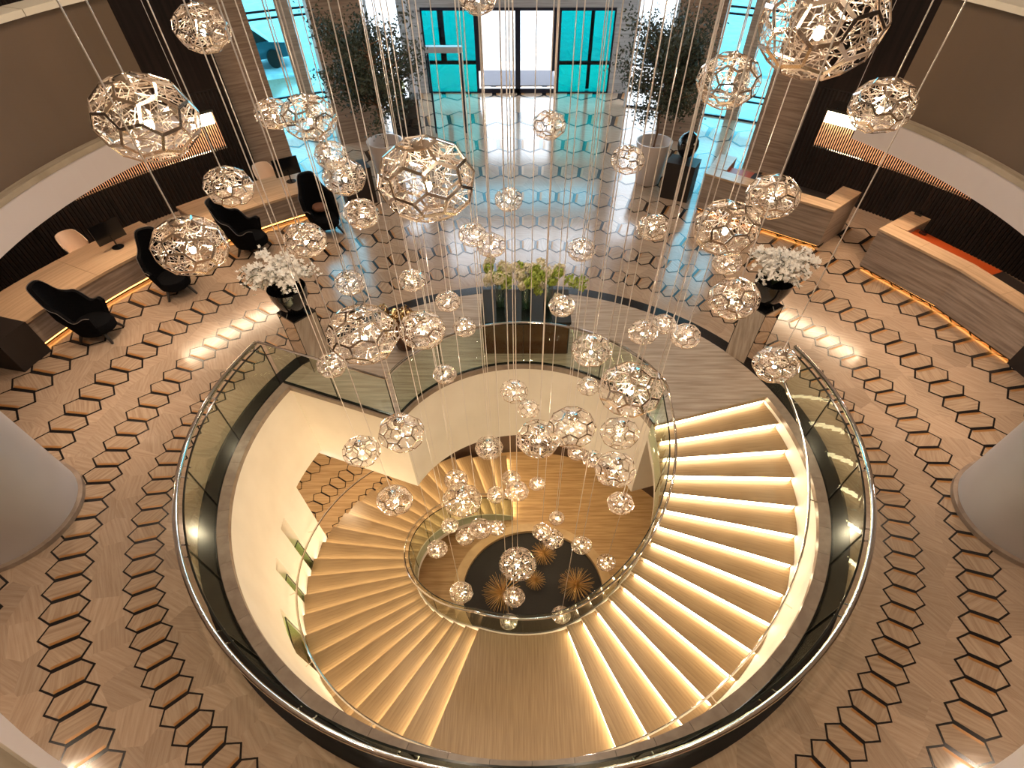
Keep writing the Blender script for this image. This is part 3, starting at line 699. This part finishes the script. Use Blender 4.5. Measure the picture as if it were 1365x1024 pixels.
# mirrored pedestals with dark bowls of white blossom
def blossoms(n, fn, s0, s1):
    mb = MB()
    for i in range(n):
        p, nrm = fn(i); s = random.uniform(s0, s1); nrm = Vector(nrm).normalized(); u = nrm.orthogonal().normalized(); v = nrm.cross(u); a0 = random.random()*6
        vs = [p+nrm*s*.05]; fs = []
        for k in range(5):
            a = a0+k*2*PI/5; t = u*math.cos(a)+v*math.sin(a); b = u*math.cos(a+.62)+v*math.sin(a+.62); c = u*math.cos(a-.62)+v*math.sin(a-.62)
            j = len(vs); vs += [p+c*s*.55+nrm*s*.12, p+t*s+nrm*s*.30, p+b*s*.55+nrm*s*.12]; fs.append((0,j,j+1,j+2))
        mb.add(vs, fs)
    return mb
def pedestal(cx, cy, rot, lab, side):
    e = empty('mirror_pedestal', (cx,cy,0), rot); tag(e, 'tall mirror-polished steel pedestal '+lab, 'pedestal', )
    MB().box((0,0,.65), (.60,.60,1.30)).build('body', 'mirror', e); MB().box((0,0,1.315), (.62,.62,.03)).build('cap', 'gloss', e)
    for sx in (-1,1):
        for sy in (-1,1): MB().box((sx*.301, sy*.301, .65), (.012,.012,1.30)).build('corner_trim', 'gedge', e)
    b = empty('flower_bowl', (cx,cy,1.33)); tag(b, 'gloss black bowl standing on the mirror pedestal '+lab, 'bowl')
    MB().lathe([(1e-6,0),(.15,0),(.19,.02),(.33,.20),(.41,.42),(.42,.56),(.405,.56),(.39,.42),(.30,.22),(1e-6,.14)], (0,0,0), 32).build('vessel', 'gloss', b, True)
    f = empty('orchid_arrangement', (cx,cy+.04,1.70)); tag(f, 'spray of white orchids in the black bowl '+lab, 'flowers')
    sp = MB(); ends = []
    for k in range(38):
        a = random.uniform(0, 2*PI); L = random.uniform(.38,.92); hgt = random.uniform(.30,.62)
        sgn = -1 if side < 0 else 1
        dx, dy = math.cos(a)*L+sgn*.05, math.sin(a)*L*.85
        pp = [Vector((dx*t*.98, dy*t*.98, .05+hgt*math.sin(min(1,t*1.0)*2.3)*1.05)) for t in [i/8 for i in range(9)]]
        sp.sweep(pp, .008, 4); ends.append(pp)
    sp.build('stems', 'stem', f)['kind'] = 'stuff'
    def fn(i):
        pp = random.choice(ends); t = random.uniform(2.6, 7.99); j = int(t); q = pp[j].lerp(pp[min(8,j+1)], t-j)
        n = Vector((random.gauss(0,.5), random.gauss(0,.5)-.35, 1)); return q+Vector((random.gauss(0,.045), random.gauss(0,.045), random.gauss(.02,.035))), n
    blossoms(980, fn, .036, .066).build('blossoms', 'petal', f)['kind'] = 'stuff'
pedestal(-5.17, 3.2, R(-39), 'by the left end of the ring balustrade', -1)
pedestal(5.57, 3.50, R(35), 'by the right end of the ring balustrade', 1)

# black console with three glass vases of green flowers
tb = empty('console_table', (.07,4.13,0), world=True); tag(tb, 'wide gloss black console table on the landing behind the glass', 'table')
MB().box((.07,4.13,.87), (2.16,1.38,.06)).build('table_top', 'gloss', tb)
MB().box((.07,3.52,.43), (2.06,.05,.86)).build('front_panel', 'conebrown', tb)
for x in (-.96, 1.10): MB().box((x,4.13,.42), (.06,1.24,.84)).build('side_panel', 'plinth', tb)
def puff(mb, c, r, n, s):
    for i in range(n):
        v = Vector((random.gauss(0,1), random.gauss(0,1), random.gauss(0,1))).normalized()
        p = Vector(c)+v*r*random.uniform(.7,1.05); nn = (v+Vector((random.gauss(0,.4), random.gauss(0,.4), random.gauss(0,.4)))).normalized()
        u = nn.orthogonal().normalized(); w2 = nn.cross(u); q = s*random.uniform(.6,1.2)
        mb.add([p-u*q, p+w2*q*.6+nn*q*.25, p+u*q, p-w2*q*.6+nn*q*.25], [(0,1,2,3)])
for k, (x, y) in enumerate(((-.55,4.0), (.07,3.95), (.60,4.0))):
    wh = ('left', 'middle', 'right')[k]; nm = ('nearest the brown cone vase', 'between the two others', 'nearest the top of the stair')[k]
    v = empty('glass_vase', (x,y,.90)); tag(v, 'clear cylinder glass vase on the black console, '+nm, 'vase', 'glass vases on the console')
    MB().lathe([(1e-6,0),(.11,0),(.11,.62),(.10,.62),(.10,.02),(1e-6,.02)], (0,0,0), 24).build('vessel', 'vaseglass', v, True)
    MB().lathe([(1e-6,.025),(.097,.025),(.097,.22),(1e-6,.22)], (0,0,0), 20).build('water', 'glassg', v, True)
    f = empty('flower_bunch', (x,y,1.1)); tag(f, 'lime-green and cream flower bunch in the glass vase '+nm, 'flowers', 'flower bunches on the console')
    st = MB()
    for i in range(9): st.cyl((random.gauss(0,.03),random.gauss(0,.03),-.15), (random.gauss(0,.16),random.gauss(0,.14),.62), .007, n=4)
    st.build('stems', 'stem', f)['kind'] = 'stuff'
    g = MB(); cr = MB()
    for i in range(18):
        c = (random.uniform(-.26,.26), random.gauss(0,.19), .62+random.gauss(0,.11))
        puff(g if i % 2 else cr, c, random.uniform(.09,.14), 90, .045)
    if k == 2: puff(g, (.75,-.12,.50), .17, 90, .05); puff(g, (.5,-.08,.52), .15, 80, .05)
    g.build('foliage', 'green', f)['kind'] = 'stuff'; cr.build('blossoms', 'creamf', f)['kind'] = 'stuff'
cv = empty('cone_vase', (-3.0,3.75,0)); tag(cv, 'tapering brown lacquer floor vase on the landing beside the console', 'vase')
MB().lathe([(1e-6,0),(.16,0),(.20,.03),(.42,.78),(.42,.82),(.38,.82),(.17,.1),(1e-6,.1)], (0,0,0), 32).build('vessel', 'conebrown', cv, True)
gf = empty('golden_arrangement', (-3.0,3.75,.7)); tag(gf, 'arrangement of golden leaves in the brown cone vase', 'flowers')
g = MB()
for i in range(8): puff(g, (random.gauss(0,.26), random.gauss(0,.26), .22+random.gauss(0,.07)), .14, 60, .05)
g.build('foliage', 'brass', gf)['kind'] = 'stuff'

# potted trees
def tree(cx, cy, lab):
    e = empty('tall_planter', (cx,cy,0)); tag(e, 'tall tapered white planter '+lab, 'planter')
    MB().lathe([(1e-6,0),(.40,0),(.42,.02),(.54,.9),(.60,1.12),(.62,1.20),(.575,1.20),(.5,.95),(1e-6,.92)], (0,0,0), 40).build('vessel', 'pot', e, True)
    t = empty('olive_tree', (cx,cy,.92)); tag(t, 'bushy dark olive tree growing in the white planter '+lab, 'tree')
    tr = MB(); tr.sweep([(0,0,0),(.04,.02,.5),(-.03,.0,1.1),(.05,-.03,1.7),(0,0,2.4)], lambda u: .055*(1-.5*u), 8)
    tr.build('trunk', 'bark', t, True)
    br = MB(); tips = []
    for i in range(70):
        a = random.uniform(0,2*PI); z = random.uniform(.9,2.6); L = random.uniform(.7,1.75)*(1-.22*abs(z-1.8)); el = random.uniform(-.1,.8)
        p0 = Vector((0,0,z)); p1 = p0+Vector((math.cos(a)*L, math.sin(a)*L, L*el))
        mid = (p0+p1)/2+Vector((random.gauss(0,.08), random.gauss(0,.08), .06)); br.sweep([p0,mid,p1], lambda u: .018*(1-.7*u), 4); tips.append((p0,mid,p1))
    br.build('branches', 'bark', t)['kind'] = 'stuff'
    lf_ = MB()
    for i in range(12000):
        p0, md, p1 = random.choice(tips); u = random.uniform(.35,1.1); q = p0.lerp(md, u*2) if u < .5 else md.lerp(p1, (u-.5)*2)
        q = q+Vector((random.gauss(0,.15), random.gauss(0,.15), random.gauss(0,.13)))
        d = Vector((random.gauss(0,1), random.gauss(0,1), random.gauss(.2,.6))).normalized(); s = random.uniform(.07,.13); n = d.orthogonal().normalized(); nn = d.cross(n)
        lf_.add([q, q+d*s*.5+n*s*.22, q+d*s, q+d*s*.5-n*s*.22+nn*s*.05], [(0,1,2,3)])
    lf_.build('foliage', 'leaf', t)['kind'] = 'stuff'
tree(-4.68, 13.25, 'in front of the left inner pier')
tree(4.50, 13.25, 'beside the black sphere plinth')

# dark plinths, sphere, kiosk, glass stand by the entrance
pl = empty('dark_plinth', (5.35,12.15,0), R(-27)); tag(pl, 'dark brown box plinth carrying a black sphere beside the right counter', 'plinth')
MB().box((0,0,.5), (.98,.72,1.0)).build('body', 'plinth', pl); MB().box((0,0,1.01), (1.0,.74,.02)).build('top', 'plinth', pl)
sv = empty('sphere_vase', (5.45,12.45,1.02)); tag(sv, 'gloss black spherical vase on the dark plinth', 'vase')
MB().lathe([(1e-6,0),(.10,0),(.22,.06),(.32,.20),(.35,.34),(.32,.48),(.22,.60),(.10,.66),(.09,.68),(.06,.66),(1e-6,.5)], (0,0,0), 36).build('vessel', 'gloss', sv, True)
pl = empty('dark_plinth', (-5.55,11.75,0), R(27)); tag(pl, 'dark brown box plinth beside the left white planter', 'plinth')
MB().box((0,0,.5), (.98,.72,1.0)).build('body', 'plinth', pl); MB().box((0,0,1.01), (1.0,.74,.02)).build('top', 'plinth', pl)
kb = empty('black_cabinet', (-4.65,17.7,0), R(8)); tag(kb, 'gloss black low cabinet standing left of the glass stand', 'cabinet')
MB().box((0,0,.55), (1.15,.7,1.1)).build('body', 'gloss', kb); MB().box((0,0,1.115), (1.2,.75,.03)).build('top', 'gloss', kb)
for z in (.36,.73): MB().box((0,-.353,z), (1.1,.01,.012)).build('drawer_gap', 'dark', kb)
kp = empty('small_plant', (-4.75,17.75,1.13)); tag(kp, 'small green plant in a pale dish on the black cabinet', 'plant')
MB().lathe([(1e-6,0),(.12,0),(.2,.10),(.18,.10),(1e-6,.04)], (0,0,0), 20).build('dish', 'pot', kp, True)
g = MB(); puff(g, (0,0,.28), .22, 160, .06); g.build('foliage', 'green', kp)['kind'] = 'stuff'
gs = empty('glass_stand', (-2.88,17.72,0)); tag(gs, 'free-standing glass panel between two black posts with a pale top bar', 'stand')
for x in (-.61,.61): MB().box((x,0,1.2), (.07,.09,2.40)).build('post', 'frame', gs)
MB().box((0,0,2.46), (1.36,.24,.16)).build('top_bar', 'paleframe', gs)
MB().box((0,0,1.18), (1.15,.012,2.2)).build('glass_pane', 'clear', gs)

# ------------------------------------------------------------------ foot of the stair: black gravel disc with golden urchins
BX, BY = .35, .08
bs = empty('gravel_basin', (BX,BY,ZB)); tag(bs, 'round low tan stone basin filled with black gravel at the foot of the stair', 'basin')
MB().sector(2.30, 2.62, 0, .24, 0, 360, 72).build('rim', 'tan', bs)
MB().sector(.001, 2.30, 0, .12, 0, 360, 72).build('gravel_bed', 'gravel', bs)
for k, (x, y, r, lab) in enumerate(((-.63,-.22,.66,'at the near edge of the gravel basin, widest of the four'), (1.73,.10,.60,'against the rim of the gravel basin below the lit steps'), (.72,1.35,.44,'at the far side of the gravel basin'), (.42,.35,.36,'smallest, in the middle of the gravel basin'))):
    u = empty('urchin_sculpture', (x,y,ZB+.12)); tag(u, 'spiky golden urchin sculpture '+lab, 'sculpture')
    MB().sphere((0,0,r*.72), r*.10, 10, 8).build('core', 'gold', u, True)
    mb = MB(); n = 120
    for i in range(n):
        z = 1-2*(i+.5)/n; a = i*2.39996; q = math.sqrt(1-z*z); d = Vector((q*math.cos(a), q*math.sin(a), z))
        L = r*random.uniform(.9,1.05)
        if z < -.65: L = min(L, r*.70/abs(z))
        mb.cyl(Vector((0,0,r*.72))+d*r*.06, Vector((0,0,r*.72))+d*L, r*.013, r*.006, 4)
    mb.build('spikes', 'gold', u)['kind'] = 'stuff'

# ------------------------------------------------------------------ pendant lamps
PHI = (1+5**.5)/2
def truncated_icosahedron():
    base = []
    for a, b, c in ((0,1,3*PHI), (1,2+PHI,2*PHI), (PHI,2,2*PHI+1)):
        for sa in ((1,-1) if a else (1,)):
            for sb in (1,-1):
                for sc in (1,-1):
                    p = (a*sa, b*sb, c*sc)
                    for k in range(3): base.append(Vector((p[k%3], p[(k+1)%3], p[(k+2)%3])))
    base = [v.normalized() for v in base]
    bm = bmesh.new()
    for v in base: bm.verts.new(v)
    bmesh.ops.convex_hull(bm, input=bm.verts); bmesh.ops.dissolve_limit(bm, angle_limit=.02, verts=bm.verts, edges=bm.edges)
    bm.verts.index_update(); V = [v.co.copy() for v in bm.verts]; E_ = [(e.verts[0].index, e.verts[1].index) for e in bm.edges]; F_ = [[v.index for v in f.verts] for f in bm.faces]
    bm.free(); return V, E_, F_
TV, TE, TF = truncated_icosahedron()
SQ = .65
def bar(mb, a, b, wd, th):
    """flat metal strip from a to b, its flat side facing outwards"""
    a = Vector(a); b = Vector(b); d = (b-a)
    if d.length < 1e-5: return
    d.normalize(); n = ((a+b)/2).normalized(); s = d.cross(n).normalized(); n = s.cross(d)
    vs = [p+s*sx*wd/2+n*sz*th/2 for p in (a,b) for sx, sz in ((-1,-1),(1,-1),(1,1),(-1,1))]
    mb.add(vs, [(0,1,5,4),(1,2,6,5),(2,3,7,6),(3,0,4,7)])
lamp_frames, lamp_webs = [], []
for var in range(3):
    rot = Matrix.Rotation(var*.7, 3, 'Z')@Matrix.Rotation(.35+var*.5, 3, 'X')
    V = [rot@v for v in TV]
    sq = lambda p: Vector((p.x, p.y, p.z*SQ))
    fm = MB(); wb = MB(); rnd = random.Random(var)
    for a, b in TE: bar(fm, sq(V[a]), sq(V[b]), .052, .022)
    for f in TF:
        c = sum((V[i] for i in f), Vector())/len(f); n = len(f)
        k0 = [c*rnd.uniform(.90,.98)+Vector((rnd.gauss(0,.04), rnd.gauss(0,.04), rnd.gauss(0,.04))) for _ in range(2)]
        for i in range(n):
            p, q = V[f[i]], V[f[(i+1) % n]]
            t = rnd.uniform(.25,.75); m1 = p.lerp(q, t)
            bar(wb, sq(m1), sq(k0[i % 2]), .013, .010)
            if i % 2: bar(wb, sq(p), sq(k0[0]), .014, .010)
            u = rnd.uniform(.3,.7); bar(wb, sq(p.lerp(k0[0], u)), sq(q.lerp(k0[1], rnd.uniform(.3,.7))), .011, .010)
        bar(wb, sq(k0[0]), sq(k0[1]), .016, .012)
    lamp_frames.append(fm.mesh('facet_frame')); lamp_webs.append(wb.mesh('etched_web'))
for me in lamp_frames: me.materials.append(M['rose'])
for me in lamp_webs: me.materials.append(M['webm'])
bme = MB().sphere((0,0,-.10), .085, 14, 10, 1.1).mesh('bulb', True); bme.materials.append(M['bulb'])
hme = MB().lathe([(1e-6,.62),(.05,.62),(.06,.40),(.075,.36),(.075,-.01),(1e-6,-.02)], (0,0,0), 14).mesh('lamp_holder', True); hme.materials.append(M['chrome'])
capm = MB().lathe([(.24,SQ-.06),(.22,SQ-.02),(.05,SQ+.02),(.02,SQ+.05),(1e-6,SQ+.05)], (0,0,0), 18).mesh('top_cap', True); capm.materials.append(M['rose'])
cabm = MB().cyl((0,0,0), (0,0,1), .0065, n=6).mesh('cable', True); cabm.materials.append(M['cable'])
LAMPS = [(195,158,66),(1096,32,81),(269,38,36),(364,152,24),(412,157,36),(305,249,32),(254,328,48),(441,207,22),(459,236,29),(482,285,24),(407,320,28),(569,240,66),(637,-4,26),(732,167,22.5),(837,213,23),(971,108,42),(1176,141,42),(1030,262,35),(968,304,44),(678,266,19),(630,313,19),(655,327,20),(775,333,19),(870,303,21),(969,350,20),(978,398,34),(466,377,20),(549,374,18),(597,402,17),(484,446,48),(563,440,31),(619,436,16),(593,499,16),(442,487,20),(749,408,18),(857,443,20),(885,432,16),(914,448,20),(788,467,27),(784,515,15),(841,519,44),(1034,486,30),(685,522,19),(705,545,15),(718,585,30),(762,570,33),(826,577,26),(535,577,31),(482,602,25),(652,597,19),(790,612,14),(769,603,13),(820,626,28),(827,671,18),(526,667,24),(608,640,16),(616,667,26),(661,660,13),(689,655,16),(681,638,13),(716,645,11),(742,691,11),(583,732,14),(600,701,12),(640,705,16),(620,716,13),(662,704,12),(722,709,13),(737,719,15),(775,727,14),(690,752,25),(685,796,15),(615,790,16),(678,829,12),(748,820,13),(808,750,13)]
SIZES = [.15,.17,.19,.21,.235,.26,.29,.32,.36,.4,.44,.48]
rnd = random.Random(3); placed = []
for i, (x, y, hw) in enumerate(LAMPS):
    d = ray(x, y); best = None
    for a in SIZES:                        # pendant sizes; the cluster hangs round the axis of the void
        P = CAM+d*(FPX*a/hw); r = math.hypot(P.x, P.y); c = r+abs(a-.3)*2
        if P.z < -6.0: c += 50
        if P.z < 1.3 and r > 2.6: c += 10*(r-2.6)
        for q, qa in placed:               # no cable through another globe, no globes touching
            h = math.hypot(P.x-q.x, P.y-q.y); lim = qa if q.z > P.z else a
            if h < lim+.03: c += 2+4*(lim+.03-h)
            if h < a+qa and abs(P.z-q.z) < (a+qa)*.65: c += 6
        if best is None or c < best[0]: best = (c, a, P)
    _, a, P = best; placed.append((P, a))
    e = empty('faceted_pendant_lamp', P)
    size = 'large' if a >= .4 else ('middle-sized' if a >= .26 else 'small')
    if P.z > 5: where = 'high up beside the gallery parapet'
    elif P.z > 3: where = 'just below the gallery edge'
    elif P.z > 0: where = 'at the mouth of the stairwell'
    elif P.z > -3.2: where = 'inside the stairwell below floor level'
    else: where = 'low over the gravel basin'
    ang = math.degrees(math.atan2(P.y, P.x)) % 360
    sd = 'central' if math.hypot(P.x, P.y) < .75 else ('counter-side' if ang < 35 or ang > 305 else 'entrance-side' if ang < 145 else 'desk-side' if ang < 235 else 'gallery-side')
    tag(e, size+' '+sd+' rose-steel web globe pendant '+where, 'pendant lamp', size+' '+sd+' globe pendants '+where)
    v = i % 3; rz = rnd.uniform(0, 6.28); sc = a
    for me, nm in ((lamp_frames[v],'facet_frame'), (lamp_webs[v],'etched_web'), (hme,'lamp_holder'), (capm,'top_cap')):
        o = bpy.data.objects.new(nm, me); COL.objects.link(o); o.parent = e; o.scale = (sc,)*3; o.rotation_euler = (0,0,rz)
        if nm == 'lamp_holder': ob = bpy.data.objects.new('bulb', bme); COL.objects.link(ob); ob.parent = o
    o = bpy.data.objects.new('cable', cabm); COL.objects.link(o); o.parent = e; o.location = (0,0,a*(SQ+.03)); o.scale = (1,1,CEIL-P.z-a*(SQ+.03))
for o in bpy.data.objects:
    if '_world' in o: del o['_world']
